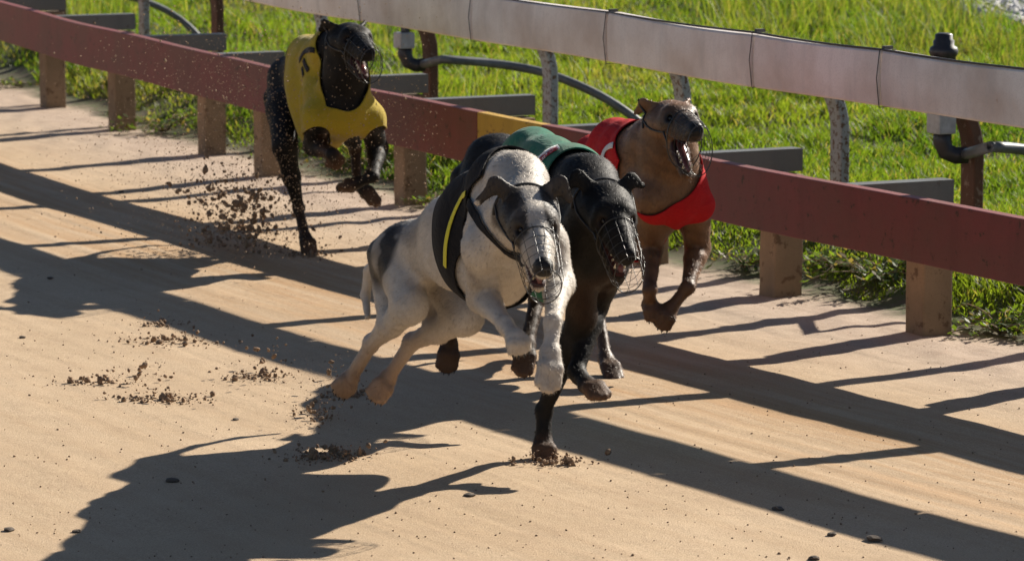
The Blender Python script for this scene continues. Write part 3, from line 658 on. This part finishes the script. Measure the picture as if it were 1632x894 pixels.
def coat_black(v, hd, Wt, Mb, Pv, LD, UD, sp, D):
    c = np.tile(np.array((.012, .011, .0105)), (len(v), 1)); x, y, z = hd.inv(v); n = nz(v, 22, 3)
    c = blend(c, sst(.60, .85, n) * .5, (.035, .030, .026))
    mS = (D['RF'][0] + D['LF'][0]) / 2; d = np.linalg.norm(v - (mS - UD * .10), axis=1); c = blend(c, sst(.11, .05, d) * D.get('tan', .2), (.13, .06, .028))
    for q in ('RF', 'LF', 'RH', 'LH'):
        d = np.linalg.norm(v - D[q][4], axis=1); c = blend(c, sst(.075, .02, d) * .8, (.15, .085, .05))
    for q in ('RH', 'LH'):
        d = segd(v, D[q][2], D[q][3]); c = blend(c, sst(.045, .015, d) * .5, (.10, .058, .034))
    return c
def coat_fawn(v, hd, Wt, Mb, Pv, LD, UD, sp, D):
    c = np.tile(np.array((.20, .098, .046)), (len(v), 1)); x, y, z = hd.inv(v); n = nz(v, 22, 3); st = vnoise(v[:, 2] * 60 + v[:, 0] * 20, v[:, 1] * 12 + n * 3, 5)
    c = blend(c, sst(.5, .8, st) * .45, (.07, .035, .02)); mS = (D['RF'][0] + D['LF'][0]) / 2
    d = np.linalg.norm(v - mS, axis=1); c = blend(c, sst(.16, .05, d) * .4, (.30, .17, .09))
    c = blend(c, (sst(.10, .16, x) * (np.abs(y) < .06) * (np.abs(z) < .12)) * .85, (.035, .024, .02)); c = blend(c, sst(.04, .02, np.abs(x - .105)) * (np.abs(y) < .06) * (np.abs(z) < .04) * .5, (.05, .03, .02))
    for q in ('RH', 'LH'): c = blend(c, sst(.07, .03, np.minimum(segd(v, D[q][2], D[q][3]), segd(v, D[q][3], D[q][4]))) * .75, (.055, .033, .022))
    for q in ('RF', 'LF'): c = blend(c, sst(.06, .02, segd(v, D[q][2], D[q][4])) * .6, (.09, .045, .025))
    return c
FUR_W = mat_fur('white_fur', .55, .02); FUR_B = mat_fur('black_fur', .60, .0, .17); FUR_F = mat_fur('fawn_fur', .5, .08)
J_BLACK = mat_cloth('jacket_black', (.010, .010, .012), (.02, .017, .015), .0); J_GREEN = mat_cloth('jacket_green', (.012, .15, .085)); J_RED = mat_cloth('jacket_red', (.50, .012, .016), (.30, .03, .02), .0); J_YEL = mat_cloth('jacket_yellow', (.42, .31, .022), (.30, .15, .025))
N_YEL = mat_cloth('number_yellow', (.72, .66, .05), (.5, .4, .1)); N_RED = mat_cloth('number_red', (.42, .03, .04)); N_WHITE = mat_cloth('number_white', (.75, .75, .74)); N_BLACK = mat_cloth('number_black', (.012, .012, .014))
def plane3(a, b, c, side):
    n = nrm(np.cross(b - a, c - a)); return (n if (side - a) @ n > 0 else -n, a)
RE = [(.005, -.034, .030), (-.008, -.060, .052), (-.024, -.082, .030)]; LE = [(.005, .034, .030), (-.008, .060, .052), (-.024, .082, .030)]

A_ = dict(heading=25, withers=at(800, 262, 7.880), midback=at(715, 322, 8.160), pelvis=at(652, 368, 8.360), tail=[at(618, 400, 8.480), at(590, 432, 8.560), at(582, 470, 8.580), at(586, 505, 8.540)],
    poll=at(841, 326, 7.600), nose=at(868, 428, 7.395), neckmid=at(824, 266, 7.740),
    RF=[at(768, 392, 7.720), at(770, 474, 7.820), at(804, 516, 7.645), at(822, 538, 7.590), at(829, 558, 7.580)],
    LF=[at(872, 385, 7.800), at(890, 452, 7.760), at(881, 512, 7.570), at(877, 562, 7.535), at(873, 616, 7.500)],
    RH=[at(632, 412, 8.350), at(655, 486, 8.220), at(592, 548, 8.430), at(559, 602, 8.500), at(541, 624, 8.490)],
    LH=[at(692, 428, 8.420), at(742, 506, 8.280), at(656, 546, 8.450), at(618, 603, 8.490), at(598, 632, 8.460)],
    earR=[(.0, -.036, .026), (-.004, -.068, .046), (.012, -.104, .014)], earL=[(.0, .036, .026), (-.004, .062, .046), (.012, .082, .018)],
    jaw=15, tailr=.018, depth=.87, coat=coat_white, fur=FUR_W, cloth=J_BLACK, arm=.092, armRF=.112, armfwd=.030, armout=.042, straps=[([(746, 312), (753, 332), (765, 352), (780, 370), (797, 388), (812, 402)], .009, J_BLACK)], jlabel='black racing jacket with yellow number', size=.95,
    number=[([(742, 312), (730, 335), (720, 362), (714, 392), (713, 424)], .006, N_YEL), ([(742, 312), (752, 306), (764, 303)], .006, N_YEL)])
A_['neckcut'] = plane3(at(800, 262, 7.810), at(762, 345, 7.670), at(835, 470, 7.560), A_['nose']); A_['backcut'] = (nrm(A_['withers'] - A_['midback']), at(722, 322, 8.080))
greyhound('greyhound', 'white greyhound with dark eye patches and black jacket, nearest the camera', A_)

B_ = dict(heading=18, withers=at(905, 252, 8.400), midback=at(850, 220, 8.680), pelvis=at(792, 228, 8.920), tail=[at(756, 265, 9.040), at(748, 310, 9.100), at(752, 350, 9.120), at(762, 390, 9.100)],
    poll=at(964, 316, 8.100), nose=at(1002, 408, 7.900), neckmid=at(938, 268, 8.260),
    RF=[at(924, 400, 8.160), at(927, 504, 8.280), at(867, 654, 8.350), at(866, 706, 8.335), at(868, 732, 8.30)],
    LF=[at(970, 420, 8.260), at(946, 486, 8.360), at(919, 592, 8.240), at(936, 614, 8.180), at(958, 630, 8.130)],
    RH=[at(762, 310, 8.860), at(752, 420, 8.720), at(724, 482, 8.900), at(716, 548, 8.980), at(712, 586, 8.960)],
    LH=[at(838, 318, 8.900), at(850, 405, 8.720), at(856, 478, 8.860), at(840, 548, 8.720), at(832, 592, 8.660)],
    earR=[(.0, -.036, .026), (-.012, -.062, .046), (.0, -.086, .030)], earL=[(.0, .036, .026), (-.016, .060, .034), (-.016, .086, .020)],
    jaw=18, coat=coat_black, fur=FUR_B, cloth=J_GREEN, jlabel='green racing jacket with red number', basket=.09,
    number=[([(892, 238), (880, 243), (868, 252), (858, 262)], .014, N_WHITE), ([(890, 240), (880, 245), (869, 253), (860, 262)], .009, N_RED)])
B_['neckcut'] = (V(.25, -.85, .25), at(915, 262, 8.330)); B_['backcut'] = (nrm(B_['withers'] - B_['midback']), at(842, 222, 8.720))
greyhound('greyhound', 'black greyhound in green jacket with one forefoot planted on the sand', B_)

C_ = dict(heading=20, size=.95, withers=at(1022, 212, 9.60), midback=at(980, 204, 9.80), pelvis=at(950, 232, 9.95), tail=[at(938, 262, 10.02), at(930, 300, 10.06), at(932, 340, 10.08), at(938, 380, 10.06)],
    poll=at(1066, 186, 9.42), nose=at(1111, 206, 9.195), neckmid=at(1042, 205, 9.50),
    RF=[at(1038, 315, 9.44), at(1036, 396, 9.56), at(1036, 462, 9.42), at(1036, 486, 9.46), at(1044, 506, 9.44)],
    LF=[at(1108, 320, 9.52), at(1112, 396, 9.60), at(1096, 458, 9.47), at(1068, 492, 9.46), at(1054, 518, 9.44)],
    RH=[at(938, 290, 9.86), at(955, 385, 9.68), at(951, 488, 9.62), at(966, 572, 9.50), at(980, 604, 9.43)],
    LH=[at(990, 295, 9.95), at(975, 380, 9.80), at(948, 430, 9.95), at(942, 480, 9.85), at(940, 510, 9.80)],
    earR=[(.0, -.036, .022), (-.022, -.056, .028), (-.055, -.068, .004)], earL=[(.0, .036, .022), (-.022, .050, .026), (-.055, .054, .006)],
    jaw=37, coat=coat_fawn, fur=FUR_F, cloth=J_RED, jlabel='red racing jacket with white number', basket=.125, arm=.084,
    number=[([(984, 231), (973, 235), (966, 243), (962, 256)], .008, N_WHITE)])
C_['neckcut'] = (V(-.16, -.75, .60), at(1075, 386, 9.34)); C_['backcut'] = (nrm(C_['withers'] - C_['pelvis']), at(948, 225, 9.93))
greyhound('greyhound', 'fawn greyhound in red jacket with mouth wide open, beside the red rail', C_, .0046)

D_ = dict(heading=24, size=.97, withers=at(518, 72, 11.84), midback=at(486, 68, 12.05), pelvis=at(462, 100, 12.25), tail=[at(446, 140, 12.36), at(440, 170, 12.44), at(444, 205, 12.46), at(452, 240, 12.42)],
    poll=at(554, 58, 11.58), nose=at(589, 82, 11.35), neckmid=at(530, 64, 11.70),
    RF=[at(508, 185, 11.60), at(500, 232, 11.74), at(530, 246, 11.55), at(538, 256, 11.58), at(530, 262, 11.62)],
    LF=[at(588, 188, 11.68), at(602, 236, 11.78), at(595, 282, 11.62), at(570, 291, 11.65), at(542, 301, 11.66)],
    RH=[at(452, 175, 12.12), at(454, 232, 11.96), at(476, 332, 12.04), at(486, 378, 11.93), at(494, 402, 11.86)],
    LH=[at(512, 165, 12.18), at(556, 200, 12.04), at(566, 240, 12.14), at(570, 292, 12.04), at(600, 323, 11.98)],
    earR=[(.0, -.036, .024), (-.02, -.058, .032), (-.05, -.068, .010)], earL=[(.0, .036, .022), (-.022, .050, .026), (-.055, .052, .008)],
    jaw=21, coat=coat_black, tan=.8, fur=FUR_B, cloth=J_YEL, jlabel='yellow racing jacket with black number', basket=.10, arm=.060, armRF=.050, armtop=-.45, armlow=.040,
    number=[([(508, 82), (496, 80), (486, 86), (480, 98)], .009, N_BLACK), ([(486, 96), (490, 106), (494, 114)], .008, N_BLACK), ([(484, 108), (486, 122)], .007, N_BLACK)])
D_['neckcut'] = (V(.2, -.80, .42), at(558, 231, 11.52)); D_['backcut'] = (nrm(D_['withers'] - D_['pelvis']), at(488, 68, 12.02))
greyhound('greyhound', 'black greyhound in yellow jacket trailing the pack', D_, .0052)
# ------------------------------------------------------------------ grass, weeds, gravel, clods
def blades(name, X, Y, hgt, wid, col, mat, lean=.5, zb=None):
    n = len(X); z = gh(X, Y) if zb is None else zb; a = RNG.uniform(0, 2 * np.pi, n); dx, dy = np.cos(a), np.sin(a)
    ph = RNG.uniform(0, 2 * np.pi, n); ln = hgt * lean * RNG.uniform(.1, 1.0, n); lx, ly = np.cos(ph) * ln, np.sin(ph) * ln
    base = np.stack([X, Y, z - .01], 1); wv = np.stack([dx * wid, dy * wid, np.zeros(n)], 1)
    mid = base + np.stack([lx * .35, ly * .35, hgt * .6], 1); tip = base + np.stack([lx, ly, hgt], 1)
    v = np.stack([base - wv, base + wv, mid + wv * .75, mid - wv * .75, tip], 1).reshape(-1, 3)
    b = np.arange(n)[:, None] * 5; t = np.concatenate([b + [0, 1, 2], b + [0, 2, 3], b + [3, 2, 4]], 1).reshape(-1, 3)
    o = meshobj(name, v, t, mat, smooth=False); sh = np.tile(np.array([.75, .75, 1, 1, 1.12]), n)[:, None]
    addcol(o, 'Col', np.repeat(col, 5, 0)); return o
def field(n, y0, y1, marg=1.6, omax=-.10, p=1.3):
    out = []; 
    while sum(map(len, [q[0] for q in out])) < n if out else True:
        m = n * 3; u = RNG.random(m); Y = (y0**(1 - p) + u * (y1**(1 - p) - y0**(1 - p)))**(1 / (1 - p)); X = RNG.uniform(-1, 1, m) * .136 * marg * Y
        o = oof(X, Y); ed = omax - .22 * vnoise(X * 5, Y * 3.5, 21); k = o < ed
        out.append((X[k], Y[k], o[k]))
    return [np.concatenate([q[i] for q in out])[:n] for i in range(3)]
def gcol(X, Y, n, dry):
    t = np.clip(.55 * vnoise(X * 1.7, Y * 1.2, 31) + .35 * vnoise(X * 6, Y * 4, 32) + .3 * RNG.random(n) - .12, 0, 1)[:, None]
    c = np.array((.045, .098, .011)) * (1 - t) + np.array((.135, .175, .022)) * t
    d = np.clip(dry, 0, 1)[:, None]; return (c * (1 - d) + np.array((.22, .175, .075)) * d) * RNG.uniform(.7, 1.2, n)[:, None]
X, Y, o = field(370000, 9.6, 30); kg = ~((X > 2.35 + .35 * vnoise(X * 3, Y * 2, 41)) & (Y > 16.2 + 1.5 * vnoise(X * 2, Y, 42)) & (RNG.random(len(X)) < .96)); X, Y, o = X[kg], Y[kg], o[kg]; n = len(X); cl = vnoise(X * 2.6, Y * 1.9, 11); c2 = vnoise(X * 7, Y * 5, 12)
keep = RNG.random(n) < .45 + .8 * c2; X, Y, o, cl, c2 = X[keep], Y[keep], o[keep], cl[keep], c2[keep]; n = len(X)
hg = (.020 + .075 * cl * c2 * c2 + .020 * RNG.random(n)) * (1 + .25 * sst(15.5, 20, Y + 2 * cl)); hg *= sst(-.05, -.5, o) * .6 + .4
g = blades('grass', X, Y, hg, .0016 + .0012 * RNG.random(n) + .0001 * Y, gcol(X, Y, n, sst(.82, .96, RNG.random(n)) * .9 + .55 * sst(14.6, 17, Y) * RNG.random(n) * sst(.45, .75, vnoise(X * 1.9, Y * .9, 51))), MT['grass'], 1.0)
tag(g, 'bright green mown grass behind the rails', 'grass', kind='stuff')
X, Y, o = field(30000, 14.2, 26); n = len(X); tuft = vnoise(X * 2.6, Y * 1.4, 13); tuft = tuft * .6 + .4 * vnoise(X * 7, Y * 4, 14); k = (tuft + .22 * sst(.6, 1.8, X) > .66) & (Y > 15.0 + .8 * tuft) & ((X < 2.3) | (Y < 16.2)); X, Y, tuft = X[k], Y[k], tuft[k]; n = len(X)
g = blades('long_grass', X, Y, .14 + .24 * RNG.random(n) * tuft + .06 * sst(16, 22, Y), .0022 + .001 * RNG.random(n), gcol(X, Y, n, 1.0 * RNG.random(n) - .3), MT['grass'], .9)
tag(g, 'long seeding grass with dry stalks at the top of the picture', 'grass', kind='stuff')
# gravel far behind at top right
def chunk_proto(seed, sub=2):
    r = random.Random(seed); bm = bmesh.new(); bmesh.ops.create_icosphere(bm, subdivisions=sub, radius=1)
    ax = (r.uniform(.75, 1.2), r.uniform(.6, 1.0), r.uniform(.5, .9))
    for v_ in bm.verts:
        s_ = .62 + .75 * float(vnoise(np.array(v_.co.x * 1.7 + seed * 9.1 + v_.co.z), np.array(v_.co.y * 1.7 + v_.co.z * 1.3), seed)) + r.uniform(-.1, .1); v_.co = Vector((v_.co.x * ax[0], v_.co.y * ax[1], v_.co.z * ax[2])) * s_
    v_ = np.array([q.co[:] for q in bm.verts]); f_ = np.array([[w_.index for w_ in q.verts] for q in bm.faces]); bm.free(); return v_, f_
PROTO = [chunk_proto(i) for i in range(8)]; PSM = [chunk_proto(i + 20, 1) for i in range(8)]
OCT = (np.array([(1, 0, 0), (-1, 0, 0), (0, 1, 0), (0, -1, 0), (0, 0, 1), (0, 0, -1)], float), np.array([(0, 2, 4), (2, 1, 4), (1, 3, 4), (3, 0, 4), (2, 0, 5), (1, 2, 5), (3, 1, 5), (0, 3, 5)]))
def rotm(r):
    q = r.normal(size=4); q /= np.linalg.norm(q); w_, x, y, z = q
    return np.array([[1 - 2 * (y * y + z * z), 2 * (x * y - z * w_), 2 * (x * z + y * w_)], [2 * (x * y + z * w_), 1 - 2 * (x * x + z * z), 2 * (y * z - x * w_)], [2 * (x * z - y * w_), 2 * (y * z + x * w_), 1 - 2 * (x * x + y * y)]])
def scatter(name, P, R, mat, oct_=False):
    vs = []; fs = []; b = 0
    for p, r in zip(P, R):
        pv, pf = OCT if oct_ else PSM[RNG.integers(8)]; sc = (1, 1, 1) if not oct_ else RNG.uniform(.55, 1.3, 3)
        vs.append((pv * sc) @ rotm(RNG).T * r + p); fs.append(pf + b); b += len(pv)
    return meshobj(name, np.concatenate(vs), np.concatenate(fs), mat, smooth=False)
m = 2600; px = RNG.uniform(1470, 1700, m); py = RNG.uniform(-15, 75, m); kk = py < (px - 1440) * .36 - 8 * RNG.random(m); px, py = px[kk], py[kk]
P = []
for x, y in zip(px, py):
    q = gp(x, y, .16); z = float(gh(q[0], q[1])); P.append(V(q[0], q[1], z + .012))
tag(scatter('gravel', P, RNG.uniform(.008, .035, len(P)), MT['gravel']), 'pale grey gravel showing through the grass at top right', 'gravel', kind='stuff')
# weeds creeping from the grass onto the sand
def weed(px, py, size, n, label, spread=1.0, seed=0):
    r = random.Random(seed); b = gp(px, py); b[2] = float(gh(b[0], b[1])); root = empty('weed', b, label, 'weed', 'weeds along the fence foot')
    sv = MB(); LV = []; LF = []; LC = []
    for i in range(n):
        a = r.uniform(0, 2 * math.pi); L = size * r.uniform(.5, 1.1); d = V(math.cos(a), math.sin(a) * .8, 0); up = r.uniform(.08, .42) / spread; pts = []
        for k in range(8):
            t = k / 7; pts.append(b + d * L * t + V(r.uniform(-.006, .006), r.uniform(-.006, .006), L * up * math.sin(math.pi * min(1, t * .9)) + .004))
        sv.tube(pts, [.0022 - .0014 * k / 7 for k in range(8)], 5)
        for k in range(1, 8):
            for q in range(3):
                p = pts[k] + V(r.uniform(-.01, .01), r.uniform(-.01, .01), 0); la = r.uniform(0, 2 * math.pi); ll = r.uniform(.018, .042) * (.7 + size); ld = V(math.cos(la), math.sin(la), r.uniform(-.1, .8)); ld = nrm(ld); s_ = nrm(np.cross(ld, V(0, 0, 1))) * ll * .22
                i0 = len(LV); LV.extend([p, p + ld * ll * .5 + s_, p + ld * ll, p + ld * ll * .5 - s_]); LF.append((i0, i0 + 1, i0 + 2, i0 + 3)); cc = np.array((.075, .115, .018)) * r.uniform(.6, 1.5) if r.random() > .2 else np.array((.17, .13, .06)) * r.uniform(.7, 1.2); LC += [cc] * 4
    sv.build('stems', MT['post'], root, True); o = meshobj('leaves', LV, LF, MT['weed'], smooth=False); addcol(o, 'Col', np.array(LC)); adopt(o, root); tag(o, kind='stuff')
weed(1597, 534, .24, 22, 'leafy weed lying on the sand at the right edge, right of the last post', 1.5, 1)
weed(1400, 464, .32, 24, 'spreading weed between the two rightmost fence posts', 1.6, 2)
weed(1330, 448, .2, 12, 'small weed just right of the second post from the right edge', 1.4, 8)
weed(1188, 432, .22, 14, 'weed by the fawn dog, left of the second post from the right edge', 1.4, 3)
weed(1545, 470, .2, 12, 'weed behind the rightmost fence post', 1.3, 9)
weed(262, 212, .3, 18, 'dry weed between the second and third posts from the left edge', 1.6, 4)
weed(285, 175, .22, 12, 'green weed behind the rail near the third post from the left edge', 1.2, 10)
weed(35, 140, .16, 9, 'weed at the left edge, left of the first full post', 1.3, 5)
weed(560, 272, .28, 16, 'weed behind the legs of the trailing black dog', 1.5, 6)
weed(690, 330, .13, 9, 'tuft of green weed above the white dog\'s back', 1.0, 7)
# clods thrown up by the feet
def on(px, py, z=.006): q = gp(px, py); q[2] = float(gh(q[0], q[1])) + z; return q
CM = []
for i in range(8):
    me = bpy.data.meshes.new('sand_clod'); me.from_pydata([tuple(q) for q in PROTO[i][0]], [], [tuple(int(w_) for w_ in q) for q in PROTO[i][1]]); me.materials.append(MT['clod']); CM.append(me)
def clod(p, r, label, group='clods of sand'):
    o = bpy.data.objects.new('sand_clod', CM[random.randrange(8)]); link(o); o.location = tuple(p); o.scale = (r, r, r * .9); o.rotation_euler = [random.uniform(0, 6.28) for _ in range(3)]; tag(o, label, 'clod', group)
# heaps where feet have struck: (photo x, y, half width, half height, big clods, crumbs, label)
HEAPS = [(252, 518, 34, 6, 3, 60, 'dark clod in the farthest small heap left of the white dog'), (268, 545, 62, 8, 7, 130, 'dark clod in the second row of heaps left of the white dog'),
    (160, 610, 45, 7, 3, 70, 'dark clod in the heap farthest left on the sand'), (258, 638, 58, 8, 6, 150, 'dark clod in the wide heap at lower left'),
    (415, 602, 42, 8, 5, 100, 'dark clod in the heap left of the white dog\'s hind feet'), (560, 630, 34, 7, 2, 120, 'crumbling clod under the white dog\'s hind feet'),
    (520, 728, 48, 10, 8, 190, 'dark clod in the heap above the big dog shadow'), (880, 738, 38, 7, 4, 150, 'sand clod around the planted forefoot of the black dog'),
    (492, 406, 26, 6, 2, 110, 'sand clod around the planted forefoot of the trailing dog'), (385, 372, 62, 16, 9, 260, 'dark clod in the heap behind the trailing dog')]
P, R = [], []
for (x, y, wx, wy, nb, nc, lb) in HEAPS:
    for i in range(nb): r = random.uniform(.005, .0115); clod(on(x + random.gauss(0, wx * .5), y + random.gauss(0, wy * .35), r * .6), r, lb)
    for i in range(int(nc * 1.7)):
        r = min(.0021 * math.exp(random.gauss(0, .6)), .009); q = on(x + random.gauss(0, wx * .72), y + random.gauss(0, wy * .55), r * .4 + (abs(random.gauss(0, .012)) if random.random() < .35 else 0)); P.append(q); R.append(r)
# sprays still in the air: (x, y, Y, sx, sy, big, small, label)
SPRAY = [(382, 328, 12.0, 52, 42, 30, 1300, 'clod flying up behind the trailing dog'), (505, 672, 8.85, 22, 26, 5, 150, 'clod flying above the heap by the big dog shadow'),
    (230, 600, 9.4, 28, 24, 4, 60, 'clod flying above the wide heap at lower left'), (418, 572, 9.5, 22, 16, 4, 60, 'clod flying left of the white dog\'s hind feet'), (548, 600, 9.3, 22, 16, 1, 70, 'clod flying by the white dog\'s hind feet')]
for (x, y, Yd, sx, sy, nb, nc, lb) in SPRAY:
    for i in range(nb):
        q = at(x + random.gauss(0, sx * .7), y + random.gauss(0, sy * .7), Yd + random.gauss(0, .08)); q[2] = max(q[2], .02); clod(q, random.uniform(.006, .010) * (1.45 if Yd > 11 else 1), lb)
    for i in range(nc):
        q = at(x + random.gauss(0, sx), y + random.gauss(0, sy), Yd + random.gauss(0, .10)); q[2] = max(q[2], .006); P.append(q); R.append(min(.0019 * (1.35 if Yd > 11 else 1) * math.exp(random.gauss(0, .65)), .010))
tag(scatter('sand_crumbs', P, R, MT['clod']), 'crumbs of dark wet sand kicked up by the dogs', 'sand', kind='stuff')
P, R = [], []
for i in range(9500):                           # fine bright grit hanging in the air round the trailing dog
    x = random.gauss(430, 150); y = random.gauss(260, 130)
    if y > 560 or x < -60 or x > 720: continue
    Yd = random.uniform(11.2, 12.3); q = at(x, y, Yd)
    if q[2] < .004: continue
    P.append(q); R.append(abs(random.gauss(0, .0011)) + .0008)
for i in range(900):
    q = at(random.gauss(540, 60), random.gauss(650, 45), random.uniform(8.7, 9.3))
    if q[2] > .004: P.append(q); R.append(abs(random.gauss(0, .0006)) + .0005)
tag(scatter('flying_grit', P, R, MT['grit'], True), 'fine pale grit hanging in the air round the trailing dog', 'sand', kind='stuff')
P, R = [], []                                   # loose crumbs lying all over the track
for i in range(2600):
    x = random.uniform(-150, 1780); y = random.uniform(150, 960); q = on(x, y, .001)
    if oof(q[0], q[1]) < .02: continue
    P.append(q); R.append((abs(random.gauss(0, .0012)) + .0006) * (1.6 if random.random() < .06 else 1))
tag(scatter('loose_crumbs', P, R, MT['clod']), 'loose crumbs of sand lying over the track', 'sand', kind='stuff')
for x, y, r, lb in [(1393, 860, .020, 'flat dark stone near the lower right corner, largest of its row'), (1240, 812, .012, 'small dark stone beside the lower shadow band'), (1326, 853, .011, 'small dark stone left of the flat stone at lower right'),
    (1296, 891, .013, 'dark stone cut by the bottom edge of the picture'), (276, 768, .015, 'flat dark stone just above the big dog shadow'), (748, 791, .011, 'pebble beside the tip of the foot shadow'), (15, 845, .013, 'dark stone at the lower left edge'),
    (36, 538, .010, 'pebble at the left edge level with the heaps'), (121, 847, .009, 'small round pebble left of the big dog shadow'), (193, 306, .013, 'dark clod lying beside the upper shadow band'), (80, 445, .012, 'clod on the dark shadow at left'), (376, 669, .009, 'small pebble in open sand left of centre')]:
    o = bpy.data.objects.new('stone', CM[random.randrange(8)].copy()); o.data.materials[0] = MT['stone']; link(o); o.location = tuple(on(x, y, r * .2)); o.scale = (r * 1.1, r, r * .55); o.rotation_euler = (0, 0, random.uniform(0, 6)); tag(o, lb, 'stone')
